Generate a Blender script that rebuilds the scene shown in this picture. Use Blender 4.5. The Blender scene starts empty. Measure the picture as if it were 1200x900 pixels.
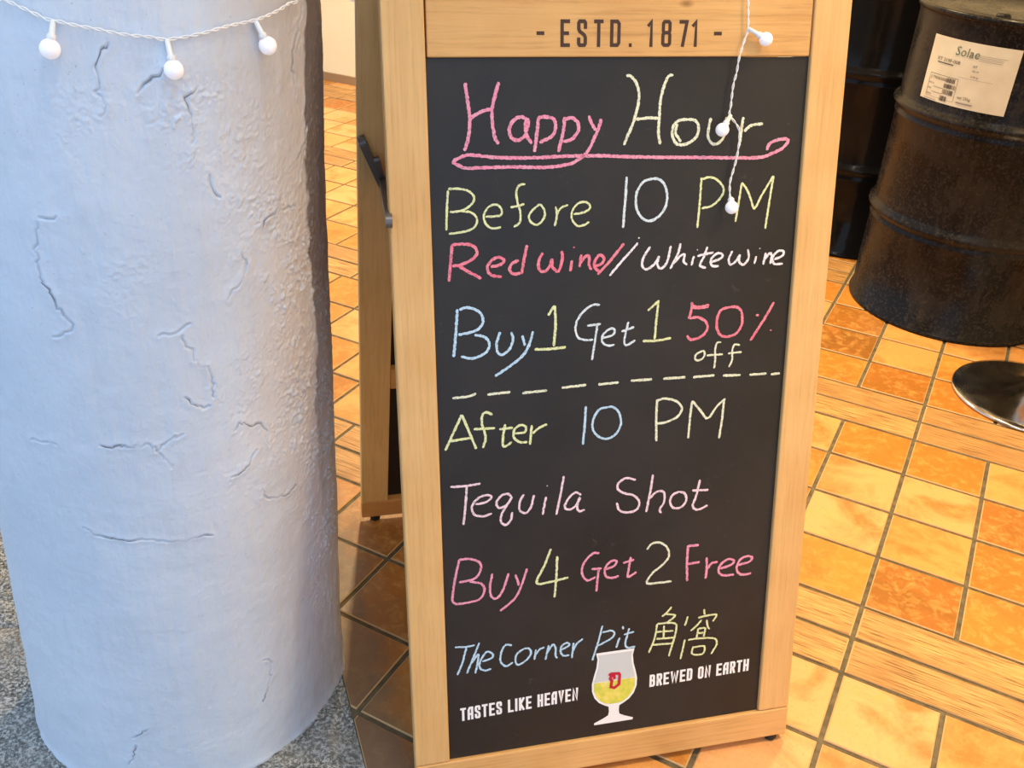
import bpy, bmesh, math, random
import numpy as np
from mathutils import Matrix, Vector
random.seed(7)
S = bpy.context.scene
COL = S.collection

# ---------------------------------------------------------------- camera
PITCH, ROLL, FPX, CAMH = 0.5381, 0.0521, 1113.53, 1.25
cp, sp, cr, sr = math.cos(PITCH), math.sin(PITCH), math.cos(ROLL), math.sin(ROLL)
fwd = Vector((0, cp, -sp)); rt0 = Vector((1, 0, 0)); up0 = rt0.cross(fwd)
rt = rt0 * cr + up0 * sr; upv = up0 * cr - rt0 * sr
camd = bpy.data.cameras.new('camera'); cam = bpy.data.objects.new('camera', camd); COL.objects.link(cam)
M = Matrix.Identity(4)
for i in range(3):
    M[i][0] = rt[i]; M[i][1] = upv[i]; M[i][2] = -fwd[i]
M[2][3] = CAMH
cam.matrix_world = M
camd.sensor_width = 36; camd.lens = FPX / 1200 * 36; camd.clip_start = 0.02
S.camera = cam

# ---------------------------------------------------------------- world, lamps, exposure
S.view_settings.view_transform = 'Standard'; S.view_settings.look = 'None'
S.view_settings.gamma = 1; S.view_settings.use_curve_mapping = False
S.view_settings.exposure = 0.0
W = bpy.data.worlds.new('overcast_sky'); S.world = W; W.use_nodes = True
bg = W.node_tree.nodes['Background']; bg.inputs[0].default_value = (0.57, 0.745, 1.0, 1); bg.inputs[1].default_value = SKY = 1.33

def lamp(name, loc, size, power, col, target=None, spread=110, size_y=None):
    l = bpy.data.lights.new(name, 'AREA'); l.shape = 'ELLIPSE' if size_y else 'DISK'; l.size = size; l.energy = power; l.color = col; l.spread = math.radians(spread)
    if size_y: l.shape = 'RECTANGLE'; l.size_y = size_y
    o = bpy.data.objects.new(name, l); COL.objects.link(o); o.location = loc
    if target: o.rotation_euler = (Vector(target) - Vector(loc)).to_track_quat('-Z', 'Y').to_euler()
    return o
WARM = (1.0, 0.71, 0.37)
lamp('ceiling_lamp', (1.25, 0.85, 2.62), 0.26, 16.5, WARM, spread=88)
lamp('ceiling_lamp', (0.75, 2.35, 2.62), 0.22, 25, WARM, spread=120)
lamp('ceiling_lamp', (-0.35, 3.75, 2.62), 0.22, 100, WARM, spread=170)
lamp('ceiling_lamp', (2.3, 1.9, 2.62), 0.22, 15, WARM, spread=130)
tl = lamp('board_fill', (0.17, 0.55, 2.60), 0.10, 7, (1.0, .96, .90), spread=140, size_y=1.1)  # unseen fill light added to give the board neutral light

# chalk strokes: colour, word, stroke width (m), polylines in 0.1 mm from the panel corner
CHALK = [
('pink','happy',0.00410,[[465,9443,491,9221,511,9026,492,8830,440,8662],[870,9449,823,9295,785,9139,787,8982,811,8823,856,8732],[507,9036,653,9112,789,9149],[1240,9004,1134,9046,1039,8998,991,8899,1016,8809,1090,8773,1175,8816,1218,8915,1240,9004],[1208,9015,1193,8935,1207,8835,1271,8729],[1357,9042,1335,8853,1303,8631],[1346,9032,1453,9041,1550,9009,1572,8908,1518,8809,1367,8741],[1685,9037,1669,8866,1606,8624],[1685,9007,1776,9025,1853,8964,1854,8863,1779,8773,1670,8745],[1989,9046,2027,8961,2084,8869],[2152,9009,2127,8919,2074,8797,1978,8615,1847,8516,1738,8473,1454,8444,1023,8460,704,8460,452,8461,369,8493,298,8539,393,8593,518,8614,812,8579,1238,8562,1671,8571,2112,8567,2514,8544,3015,8524,3478,8512,4069,8491,4332,8495,4473,8535,4613,8596,4691,8676,4671,8713,4556,8709,4439,8664,4397,8579]]),
('cream','hour',0.00361,[[2464,9515,2531,9495,2599,9415,2636,9295,2620,9134,2569,8951,2496,8789,2454,8687],[3074,9515,3008,9492,2947,9352,2915,9190,2910,8987,2907,8822,2935,8687],[2602,8992,2747,9006,2916,9003],[3292,8980,3178,8972,3102,8901,3096,8777,3169,8681,3307,8689,3418,8770,3439,8895,3385,8968,3292,8980],[3153,8931,3135,8818,3213,8712],[3602,8996,3579,8872,3582,8746,3656,8671,3759,8711,3811,8825,3811,9003],[4045,8999,4031,8863,4011,8642],[4070,8820,4159,8892,4324,8911]]),
('yellow','before',0.00272,[[225,8204,204,7970,190,7722],[226,8219,341,8221,477,8186,545,8112,505,8021,376,7953,239,7942],[376,7949,503,7928,576,7841,531,7739,401,7696,220,7678],[683,7869,866,7878,884,7955,814,8014,717,7982,662,7890,682,7785,767,7723,875,7735],[1189,8250,1118,8237,1074,8166,1084,8042,1122,7915,1115,7789,1038,7728],[997,7972,1105,7989,1175,8007],[1378,8000,1279,7930,1231,7847,1268,7772,1345,7748,1422,7819,1433,7914,1378,8000],[1576,7961,1592,7855,1566,7717],[1588,7855,1643,7938,1738,7976],[1810,7857,1967,7883,2029,7945,1976,8000,1876,7993,1799,7911,1788,7805,1857,7712,1947,7717,2018,7753]]),
('paleblue','ten',0.00327,[[2503,8300,2494,8056,2471,7659],[2853,8268,2729,8229,2642,8094,2642,7922,2709,7790,2815,7732,2930,7771,3019,7865,3056,7994,3031,8145,2958,8244,2853,8268]]),
('yellow','pm',0.00289,[[3515,8259,3508,7957,3491,7617],[3517,8238,3633,8260,3754,8209,3832,8098,3791,7990,3678,7896,3537,7868],[4023,7673,4050,7893,4079,8166],[4078,8177,4157,8088,4227,7953,4284,7841,4391,8036,4520,8251],[4525,8251,4497,7988,4456,7565]]),
('red','red_wine',0.00383,[[255,7540,231,7319,203,7085],[248,7541,387,7545,515,7518,567,7431,501,7348,359,7291,251,7275],[337,7271,465,7189,615,7102],[737,7240,880,7276,903,7329,827,7358,739,7315,694,7232,736,7143,878,7109],[1100,7308,1012,7270,978,7195,1033,7138,1121,7144],[1205,7497,1167,7316,1133,7133],[1411,7391,1356,7285,1367,7175,1434,7150,1501,7212,1534,7309],[1534,7309,1535,7211,1603,7141,1647,7205,1669,7335,1653,7401],[1794,7274,1773,7133],[1819,7448,1824,7432],[1918,7345,1897,7181],[1908,7236,1975,7320,2021,7318,2022,7208,2058,7140],[2114,7181,2206,7221,2216,7298,2158,7323,2102,7248,2103,7160,2162,7112],[2488,7461,2320,7260,2139,7074]]),
('white','white_wine',0.00311,[[2851,7401,2766,7271,2746,7161,2814,7106,2918,7175,2978,7272],[2978,7272,2954,7162,3015,7109,3094,7199,3133,7399],[3269,7426,3233,7283,3135,7096],[3179,7162,3270,7258,3329,7278,3321,7188,3372,7134],[3462,7249,3432,7126],[3506,7337,3511,7323],[3648,7364,3596,7220,3553,7120,3640,7082],[3510,7247,3737,7286],[3708,7158,3840,7197,3866,7252,3787,7268,3707,7192,3723,7112,3822,7095],[4005,7291,3958,7180,3992,7110,4063,7152,4118,7240],[4118,7240,4112,7149,4177,7100,4245,7189,4224,7304],[4355,7206,4333,7104],[4397,7312,4402,7302],[4488,7246,4463,7086],[4483,7154,4539,7232,4579,7207,4568,7092],[4621,7147,4742,7199,4737,7262,4650,7250,4594,7172,4626,7089,4752,7083],[2678,7459,2415,7177,2302,7049],[2678,7523,2697,7520]]),
('blue','buy',0.00349,[[301,6727,271,6423,236,6106],[323,6719,421,6741,541,6705,617,6623,615,6512,513,6429,303,6394],[512,6380,645,6342,705,6236,641,6127,483,6070,329,6108],[847,6396,800,6252,809,6137,865,6088,968,6160,1014,6282,992,6386],[1139,6331,1172,6192],[1280,6378,1229,6199,1137,6056,954,5920,771,5811]]),
('yellow','one',0.00352,[[1485,6573,1537,6656,1575,6694],[1571,6699,1583,6449,1562,6153],[1302,6132,1504,6122,1724,6134]]),
('paleblue','get',0.00292,[[2182,6673,2066,6669,1928,6564,1854,6409,1886,6257,1991,6211,2097,6208],[2012,6403,2199,6414],[2152,6412,2121,6183,2085,5929],[2226,6222,2367,6255,2389,6328,2318,6337,2225,6257,2227,6164,2299,6113,2394,6122],[2581,6419,2545,6271,2530,6132,2578,6105,2684,6161],[2485,6293,2662,6344]]),
('yellow','one',0.00316,[[2846,6553,3001,6682],[2992,6682,2971,6406,2957,6149],[2788,6142,2994,6135,3192,6157]]),
('red','fifty_percent',0.00366,[[3470,6631,3463,6515,3432,6405],[3472,6577,3583,6559,3717,6581],[3473,6559,3584,6545,3711,6558],[3444,6411,3567,6415,3681,6349,3711,6252,3630,6151,3484,6113,3419,6177],[4029,6532,3883,6489,3838,6327,3877,6182,3981,6122,4129,6153,4209,6279,4197,6446,4130,6521,4029,6532],[4668,6560,4523,6307,4352,6041],[4410,6397,4453,6388],[4636,6167,4661,6170]]),
('cream','off',0.00278,[[3654,5945,3569,5903,3552,5844,3599,5812,3672,5848,3688,5919,3653,5953],[3923,6047,3861,6039,3841,5944,3848,5823,3839,5682],[3720,5876,3958,5875],[4204,5986,4127,6001,4094,5926,4098,5780,4059,5685],[4034,5882,4236,5887]]),
('cream','dashed_line',0.00333,[[203,5556,382,5559,518,5592],[665,5566,973,5576],[1134,5548,1471,5559],[1670,5578,2012,5591],[2179,5585,2467,5590],[2636,5601,2941,5596],[3101,5593,3423,5588],[3536,5579,3850,5584],[3977,5569,4241,5558],[4374,5550,4633,5548],[4699,5533,4837,5534]]),
('yellow','after',0.00334,[[91,4840,200,5069,320,5318],[320,5318,394,5122,502,4824],[163,4965,441,4986],[728,5282,649,5325,591,5283,589,5152,632,4980,594,4827],[474,5103,760,5093],[899,5136,870,4982,872,4824,989,4874],[817,5071,1003,5078],[1026,4992,1166,5003,1178,5074,1108,5105,1026,5052,1013,4944,1095,4864,1200,4858],[1260,5091,1235,4814],[1271,4969,1366,5045,1472,5084]]),
('blue','ten',0.00325,[[2010,5291,1997,4999,1976,4742],[2318,5252,2198,5226,2116,5087,2119,4939,2206,4832,2328,4796,2449,4859,2514,5002,2478,5165,2391,5246,2318,5252]]),
('cream','pm',0.00331,[[3026,5302,3024,5030,3038,4691],[3027,5289,3150,5304,3302,5254,3395,5147,3337,5027,3189,4966,3040,4947],[3510,4689,3521,4986,3541,5234],[3541,5239,3662,5099,3784,4963,3915,5127,4037,5229],[4017,5218,4003,4943,3975,4645]]),
('palepink','tequila',0.00320,[[140,4316,329,4308,550,4321],[364,4312,341,4053,303,3742],[474,4025,627,4046,698,4113,628,4146,510,4109,426,3993,459,3876,576,3837,699,3866],[977,4082,911,4135,816,4100,763,4005,802,3938,898,3965,977,4070],[982,4082,909,3963,837,3845,823,3731,882,3673,955,3729,985,3853],[1149,4101,1089,3994,1088,3867,1172,3819,1244,3900,1288,4073],[1462,4029,1438,3929,1413,3765],[1469,4193,1481,4186],[1710,4311,1668,4057,1604,3743],[1962,3999,1876,4047,1778,3968,1725,3858,1768,3802,1866,3829,1950,3962],[1938,3976,1903,3825,1941,3756,2015,3774]]),
('palepink','shot',0.00334,[[2755,4140,2616,4185,2505,4120,2495,4031,2597,3955,2738,3901,2817,3800,2782,3686,2656,3656,2529,3702,2480,3825],[3006,4196,2977,3939,2925,3630],[2968,3836,3080,3928,3183,3904,3189,3758,3129,3646,3157,3590],[3415,3892,3314,3850,3280,3748,3336,3649,3453,3649,3526,3747,3495,3857,3415,3892],[3719,4043,3679,3810,3630,3642,3718,3579,3860,3630],[3610,3889,3859,3870]]),
('pink','buy',0.00331,[[231,3224,163,2919,114,2594],[226,3225,373,3219,515,3148,525,3029,438,2908,222,2879],[365,2870,532,2816,574,2704,504,2579,334,2550,177,2550,119,2601],[692,2954,652,2746,674,2596,747,2559,834,2668,922,2928],[1020,2897,1068,2716],[1187,2968,1130,2788,1017,2534,793,2349]]),
('yellow','four',0.00339,[[1532,3229,1439,2988,1327,2721,1564,2716,1789,2748],[1624,3103,1609,2724,1585,2455]]),
('pink','get',0.00341,[[2245,3072,2138,3072,2014,2940,1991,2781,2069,2662,2196,2699],[2130,2831,2283,2824],[2239,2808,2222,2641,2213,2464],[2334,2804,2474,2840,2498,2918,2408,2916,2334,2817,2349,2692,2453,2651,2543,2675],[2716,2953,2688,2743,2686,2634,2814,2699],[2602,2869,2769,2902]]),
('cream','two',0.00324,[[2959,3036,3033,3122,3164,3119,3272,3024,3299,2884,3204,2758,3051,2640,2978,2497,3136,2476,3362,2473]]),
('pink','free',0.00376,[[3588,3025,3589,2736,3604,2441],[3583,3012,3761,3012],[3598,2721,3790,2732],[3893,2794,3904,2611,3892,2444],[3917,2609,3980,2685,4074,2695],[4122,2582,4283,2618,4333,2681,4235,2722,4118,2639,4098,2529,4184,2461,4348,2454],[4407,2601,4583,2635,4619,2701,4535,2731,4429,2683,4383,2548,4459,2439,4625,2437]]),
('blue','the',0.00290,[[134,1866,293,1847,420,1855],[297,1832,238,1605,159,1407],[485,1886,386,1637,295,1413],[365,1570,461,1695,460,1597,418,1393],[521,1573,658,1608,672,1676,586,1717,497,1591,482,1481,555,1418,651,1431]]),
('blue','corner',0.00295,[[960,1771,860,1786,796,1656,795,1516,869,1441,970,1487],[1136,1688,1034,1619,1008,1510,1046,1433,1160,1486,1237,1587,1212,1676,1136,1688],[1313,1646,1287,1480],[1300,1549,1364,1638,1440,1663],[1504,1687,1453,1453],[1479,1563,1568,1691,1607,1614,1607,1500,1633,1453],[1697,1586,1812,1639,1773,1688,1696,1643,1684,1545,1723,1482,1814,1473],[1877,1672,1853,1418],[1865,1531,1928,1650,2018,1716]]),
('blue','pit',0.00301,[[2314,1890,2254,1628,2168,1325],[2317,1776,2447,1785,2501,1734,2450,1655,2242,1558],[2582,1650,2534,1484],[2625,1835,2637,1782],[2729,1785,2677,1563,2699,1467,2832,1458],[2647,1689,2806,1716]]),
('yellow','two_characters',0.00303,[[3381,2047,3317,1970,3234,1905],[3291,1940,3441,1895,3350,1813,3298,1787],[3163,1792,3132,1551,3047,1317],[3163,1792,3352,1784,3467,1733,3456,1560,3422,1419,3371,1207],[3272,1747,3273,1530],[3155,1658,3426,1638],[3159,1541,3431,1520],[3082,1448,3422,1425],[3646,1851,3605,1698],[3901,1935,3914,1841],[3812,1803,4003,1822,4106,1807,4051,1704],[3869,1760,3792,1670,3700,1596],[3952,1748,3972,1643,4003,1580],[3822,1622,3803,1464],[3822,1616,3933,1605,3913,1462],[3812,1541,3915,1535],[3666,1446,3859,1446,4082,1412,4138,1309,4056,1143],[3616,1463,3558,1133],[3755,1324,3748,1192,3915,1171,3936,1296,3756,1309]]),
]
# cracks in the plaster: (angle in degrees, height in m)
CRACKS = [[(-71.3,1.0471),(-73.8,1.0408),(-74.9,1.0251),(-75.3,1.0011),(-74.1,0.9888),(-75.7,0.9779)],[(-60.2,1.0203),(-62.8,1.0115),(-65.7,1.0026)],[(-51.8,1.0009),(-54.5,0.9936),(-54.1,0.9793),(-53.5,0.9647),(-54.1,0.9475)],[(-52.9,0.9365),(-55.3,0.9274)],[(-50.4,0.9092),(-49.9,0.8934),(-48.5,0.8845)],[(-28.7,0.8704),(-29.6,0.8529),(-34.1,0.8496),(-35.4,0.8375)],[(-29.6,0.8513),(-20.5,0.8486)],[(-95.1,0.8664),(-97.0,0.8216),(-96.2,0.8025),(-93.3,0.7737),(-89.7,0.7543),(-91.2,0.7454),(-95.1,0.7371)],[(-94.9,0.8726),(-89.6,0.8747)],[(-12.9,0.9683),(-12.5,0.9454),(-16.1,0.9096),(-23.9,0.8917)],[(-43.0,0.8155),(-42.1,0.8007),(-43.2,0.7845),(-47.0,0.7713),(-47.6,0.7615)],[(-67.9,0.7367),(-63.0,0.737),(-59.4,0.7465)],[(-61.6,0.7324),(-60.7,0.7191),(-59.0,0.7085),(-58.9,0.6973)],[(-55.4,0.6864),(-54.3,0.6623),(-55.0,0.6439)],[(-61.7,0.655),(-60.5,0.6403),(-56.1,0.6354)],[(-58.5,0.6969),(-57.4,0.6885),(-55.0,0.6896)],[(-87.4,0.5965),(-80.2,0.5973),(-74.1,0.5939),(-72.4,0.585),(-67.7,0.5997),(-63.7,0.6021)],[(-72.2,0.5909),(-69.9,0.5712),(-67.8,0.5613)],[(-48.6,0.5911),(-46.6,0.6001),(-43.9,0.5875),(-40.9,0.5863),(-38.6,0.5693),(-38.4,0.5517)],[(-42.6,0.5513),(-45.8,0.5358),(-50.8,0.5228)],[(-41.6,0.4878),(-39.7,0.4701),(-32.9,0.4587),(-27.5,0.4639)],[(-95.9,0.475),(-91.4,0.4639),(-84.8,0.4605),(-75.8,0.4556),(-69.4,0.4507),(-59.2,0.4497)],[(-45.7,0.1937),(-43.0,0.1886),(-44.1,0.1464),(-46.9,0.1137)],[(-9.7,0.9718),(-10.7,0.937),(-14.2,0.9142),(-19.3,0.8729)],[(-108.9,0.5928),(-100.1,0.597)],[(-89.6,0.1071),(-85.4,0.1249)],[(-93.6,0.0459),(-90.0,0.0895)],[(-12.4,1.0623),(-18.5,1.013),(-17.9,0.9727)]]
STRL = [(-96.8, 1.0888), (-93.0, 1.0837), (-89.3, 1.0779), (-84.2, 1.0693), (-83.0, 1.069), (-79.0, 1.0653), (-73.6, 1.0614), (-68.2, 1.0565), (-61.9, 1.0531), (-58.1, 1.0502), (-50.5, 1.0528), (-42.9, 1.0573), (-34.3, 1.0598), (-28.2, 1.063), (-21.1, 1.0691), (-15.1, 1.0787)]
BULBL = [((-83.0, 1.0689), (-83.9, 1.0576), (-84.1, 1.0445)), ((-58.2, 1.051), (-58.3, 1.0352), (-57.6, 1.0231)), ((-34.0, 1.0594), (-33.3, 1.0494), (-31.7, 1.0345))]
STRR = [(0.3969, 1.0561), (0.3971, 1.0369), (0.3989, 1.0049), (0.3948, 0.9902), (0.3894, 0.9704), (0.3882, 0.9534), (0.3847, 0.9384), (0.3829, 0.913), (0.3824, 0.9027), (0.3951, 0.887), (0.3973, 0.8713), (0.3952, 0.8503), (0.3916, 0.8345), (0.3879, 0.8186), (0.3891, 0.8002)]
BULBR = [((0.3989, 1.0049), (0.4209, 0.9922)), ((0.3824, 0.9027), (0.3697, 0.8854)), ((0.3891, 0.8002), (0.3887, 0.7883))]

# ---------------------------------------------------------------- helpers
def mk(name, bm, mats, parent=None, M=None, smooth=False):
    me = bpy.data.meshes.new(name)
    bm.normal_update(); bm.to_mesh(me); bm.free()
    if not isinstance(mats, (list, tuple)): mats = [mats]
    for m in mats: me.materials.append(m)
    if smooth: me.polygons.foreach_set('use_smooth', [True] * len(me.polygons))
    o = bpy.data.objects.new(name, me); COL.objects.link(o)
    if parent: o.parent = parent
    if M is not None: o.matrix_local = M
    return o
def empty(name, loc, rz, label, cat, group=None):
    o = bpy.data.objects.new(name, None); COL.objects.link(o); o.location = loc; o.rotation_euler = (0, 0, rz)
    o.empty_display_size = 0.05
    tag(o, label, cat, group); return o
def tag(o, label=None, cat=None, group=None, kind=None):
    if label: o['label'] = label
    if cat: o['category'] = cat
    if group: o['group'] = group
    if kind: o['kind'] = kind
    return o
def box(bm, x0, x1, y0, y1, z0, z1, bev=0.0, seg=1):
    r = bmesh.ops.create_cube(bm, size=1)
    vs = r['verts']
    for v in vs:
        v.co = Vector(((x0 + x1) / 2 + v.co.x * (x1 - x0), (y0 + y1) / 2 + v.co.y * (y1 - y0), (z0 + z1) / 2 + v.co.z * (z1 - z0)))
    if bev:
        es = list({e for v in vs for e in v.link_edges})
        bmesh.ops.bevel(bm, geom=es, offset=bev, segments=seg, affect='EDGES', profile=0.5)
    return bm
def B(*a, **k): return box(bmesh.new(), *a, **k)
def lathe(prof, n=64, cx=0, cy=0, closed=False):
    bm = bmesh.new(); rings = []
    for r, z in prof:
        if r < 1e-6: rings.append([bm.verts.new((cx, cy, z))])
        else: rings.append([bm.verts.new((cx + r * math.cos(2 * math.pi * i / n), cy + r * math.sin(2 * math.pi * i / n), z)) for i in range(n)])
    for a, b in zip(rings, rings[1:]):
        for i in range(n):
            j = (i + 1) % n
            if len(a) == 1 and len(b) == 1: continue
            if len(a) == 1: bm.faces.new((a[0], b[j], b[i]))
            elif len(b) == 1: bm.faces.new((a[i], a[j], b[0]))
            else: bm.faces.new((a[i], a[j], b[j], b[i]))
    bmesh.ops.recalc_face_normals(bm, faces=bm.faces)
    return bm
def tube(bm, pts, r, n=8):
    pts = [Vector(p) for p in pts]; prev = None; N = Vector((0.3, 0.2, 0.9))
    rings = []
    for i, p in enumerate(pts):
        t = (pts[min(i + 1, len(pts) - 1)] - pts[max(i - 1, 0)]).normalized()
        a = t.cross(N)
        if a.length < 0.1: a = t.cross(Vector((1, 0, 0)))
        a.normalize(); b = t.cross(a); N = b.cross(t) * -1 if False else N
        rr = r(i / (len(pts) - 1)) if callable(r) else r
        rings.append([bm.verts.new(p + rr * (a * math.cos(2 * math.pi * k / n) + b * math.sin(2 * math.pi * k / n))) for k in range(n)])
    for a, b in zip(rings, rings[1:]):
        for k in range(n): bm.faces.new((a[k], a[(k + 1) % n], b[(k + 1) % n], b[k]))
    bm.faces.new(rings[0][::-1]); bm.faces.new(rings[-1])
    return bm
def catmull(P, step=0.003):
    P = [np.array(p, float) for p in P]
    if len(P) < 3:
        n = max(2, int(np.linalg.norm(P[1] - P[0]) / step) + 1)
        return [P[0] + (P[1] - P[0]) * t for t in np.linspace(0, 1, n)]
    Q = [2 * P[0] - P[1]] + P + [2 * P[-1] - P[-2]]; out = []
    for i in range(1, len(Q) - 2):
        a, b, c, d = Q[i - 1:i + 3]; n = max(2, int(np.linalg.norm(c - b) / step))
        for k in range(n):
            t = k / n
            out.append(0.5 * (2 * b + (c - a) * t + (2 * a - 5 * b + 4 * c - d) * t * t + (3 * b - a - 3 * c + d) * t ** 3))
    out.append(P[-1]); return out
def ribbon(bm, P, w, z, closed=False, jit=0.0, cap=False):
    P = [np.array(p[:2], float) for p in P]; n = len(P); L = []; Rr = []
    for i in range(n):
        a = P[i - 1] if (i or closed) else P[i]; b = P[(i + 1) % n] if (i < n - 1 or closed) else P[i]
        d1 = P[i] - a; d2 = b - P[i]
        l1 = np.linalg.norm(d1); l2 = np.linalg.norm(d2)
        d1 = d1 / l1 if l1 > 1e-9 else d2 / max(l2, 1e-9); d2 = d2 / l2 if l2 > 1e-9 else d1
        m = d1 + d2; lm = np.linalg.norm(m); m = m / lm if lm > 1e-6 else d1
        k = 1 / max(0.55, float(m @ d2)); nn = np.array([-m[1], m[0]])
        wl = w / 2 * k * (1 + jit * random.uniform(-1, 1)); wr = w / 2 * k * (1 + jit * random.uniform(-1, 1))
        if cap and (i == 0 or i == n - 1): wl *= 0.55; wr *= 0.55
        L.append(bm.verts.new((*(P[i] + nn * wl), z))); Rr.append(bm.verts.new((*(P[i] - nn * wr), z)))
    for i in range(n if closed else n - 1):
        j = (i + 1) % n
        try: bm.faces.new((Rr[i], Rr[j], L[j], L[i]))
        except ValueError: pass

# ---------------------------------------------------------------- material helpers
def mat(name, col=(.5, .5, .5), rough=.6, metal=0.0, spec=None):
    m = bpy.data.materials.new(name); m.use_nodes = True; nt = m.node_tree
    b = nt.nodes['Principled BSDF']; b.inputs['Base Color'].default_value = (*col, 1)
    b.inputs['Roughness'].default_value = rough; b.inputs['Metallic'].default_value = metal
    if spec is not None: b.inputs['Specular IOR Level'].default_value = spec
    return m, nt, b
def N(nt, t, **k):
    n = nt.nodes.new(t)
    for a, v in k.items():
        if a.startswith('i_'):
            key = a[2:]; key = int(key) if key.isdigit() else key.replace('_', ' ')
            n.inputs[key].default_value = v
        else: setattr(n, a, v)
    return n
def L(nt, a, b): nt.links.new(a, b)
def ramp(nt, fac, stops):
    r = nt.nodes.new('ShaderNodeValToRGB'); e = r.color_ramp.elements
    while len(e) < len(stops): e.new(0.5)
    for k, (p, c) in enumerate(stops): e[k].position = p; e[k].color = (*c, 1) if len(c) == 3 else c
    L(nt, fac, r.inputs[0]); return r.outputs[0]
def mix(nt, f, a, b, mode='MIX'):
    n = nt.nodes.new('ShaderNodeMix'); n.data_type = 'RGBA'; n.blend_type = mode
    for s, v in ((n.inputs['Factor'], f), (n.inputs['A'], a), (n.inputs['B'], b)):
        if hasattr(v, 'default_value') or hasattr(v, 'links'): L(nt, v, s)
        else: s.default_value = v if isinstance(v, float) else (*v, 1)
    return n.outputs['Result']
def coords(nt, scale=(1, 1, 1), rnd=False, out='Object'):
    tc = N(nt, 'ShaderNodeTexCoord'); mp = N(nt, 'ShaderNodeMapping'); mp.inputs['Scale'].default_value = scale
    L(nt, tc.outputs[out], mp.inputs['Vector'])
    if rnd:
        oi = N(nt, 'ShaderNodeObjectInfo'); ge = N(nt, 'ShaderNodeNewGeometry')
        ad = N(nt, 'ShaderNodeMath', operation='ADD'); L(nt, oi.outputs['Random'], ad.inputs[0]); L(nt, ge.outputs['Random Per Island'], ad.inputs[1])
        mu = N(nt, 'ShaderNodeVectorMath', operation='SCALE'); mu.inputs[0].default_value = (37, 91, 53); L(nt, ad.outputs[0], mu.inputs['Scale'])
        L(nt, mu.outputs[0], mp.inputs['Location'])
        fr = N(nt, 'ShaderNodeMath', operation='FRACT'); L(nt, ad.outputs[0], fr.inputs[0])
        return mp.outputs[0], fr.outputs[0]
    return mp.outputs[0]
def noise(nt, vec, scale, detail=4, rough=.55, dist=0):
    n = N(nt, 'ShaderNodeTexNoise', i_Scale=scale, i_Detail=detail, i_Roughness=rough, i_Distortion=dist); L(nt, vec, n.inputs['Vector']); return n.outputs['Fac']
def bump(nt, b, h, strength=.3, dist=.002):
    n = N(nt, 'ShaderNodeBump', i_Strength=strength, i_Distance=dist); L(nt, h, n.inputs['Height']); L(nt, n.outputs[0], b.inputs['Normal'])
def wood(name, c0, c1, c2, along='Y', rough=.5, seed=0.0):
    m, nt, b = mat(name, rough=rough, spec=.35)
    sc = {'Y': (95, 3.2, 95), 'X': (3.2, 95, 95)}[along]
    v = coords(nt, sc); n1 = noise(nt, v, 1.0, 6, .6, .6)
    v2 = coords(nt, tuple(s * 3.2 for s in sc)); n2 = noise(nt, v2, 1.0, 4, .7)
    v3 = coords(nt, (1, 1, 1)); n3 = noise(nt, v3, 7, 3)
    c = ramp(nt, n1, [(.28, c2), (.5, c0), (.78, c1)])
    c = mix(nt, 0.5, c, ramp(nt, n2, [(.33, tuple(t * .8 for t in c2)), (.5, c0)]))
    c = mix(nt, .35, c, ramp(nt, n3, [(.3, c2), (.7, c1)]))
    # knots
    vk = coords(nt, {'Y': (9, 4.2, 9), 'X': (4.2, 9, 9)}[along])
    vo = N(nt, 'ShaderNodeTexVoronoi', i_Scale=1.0, i_Randomness=1.0); L(nt, vk, vo.inputs['Vector'])
    k = ramp(nt, vo.outputs['Distance'], [(.0, (1, 1, 1)), (.022, (.6, .6, .6)), (.05, (0, 0, 0))])
    c = mix(nt, k, c, (c2[0] * .5, c2[1] * .42, c2[2] * .35))
    L(nt, c, b.inputs['Base Color']); bump(nt, b, n2, .25, .0006)
    return m

PINE_V = wood('pine_upright', (.74, .44, .165), (.85, .56, .25), (.60, .31, .10), 'Y')
PINE_H = wood('pine_rail', (.72, .40, .14), (.83, .52, .21), (.50, .235, .07), 'X')

def dirt(nt, c):
    # grey street dirt trodden onto the tiles beside the pavement edge
    ge = N(nt, 'ShaderNodeNewGeometry'); dp = N(nt, 'ShaderNodeVectorMath', operation='DOT_PRODUCT'); L(nt, ge.outputs['Position'], dp.inputs[0]); dp.inputs[1].default_value = (1, .38, 0)
    ad = N(nt, 'ShaderNodeMath', operation='ADD'); L(nt, dp.outputs['Value'], ad.inputs[0]); ad.inputs[1].default_value = -(-0.262 + .38 * 1.118)
    nn = noise(nt, ge.outputs['Position'], 14, 5, .65); m1 = N(nt, 'ShaderNodeMath', operation='MULTIPLY_ADD'); L(nt, nn, m1.inputs[0]); m1.inputs[1].default_value = -.12; L(nt, ad.outputs[0], m1.inputs[2])
    f = ramp(nt, m1.outputs[0], [(0.0, (.75, .75, .75)), (.03, (.35, .35, .35)), (.09, (.08, .08, .08)), (.16, (0, 0, 0))])
    return mix(nt, f, c, (.13, .105, .08))
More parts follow.
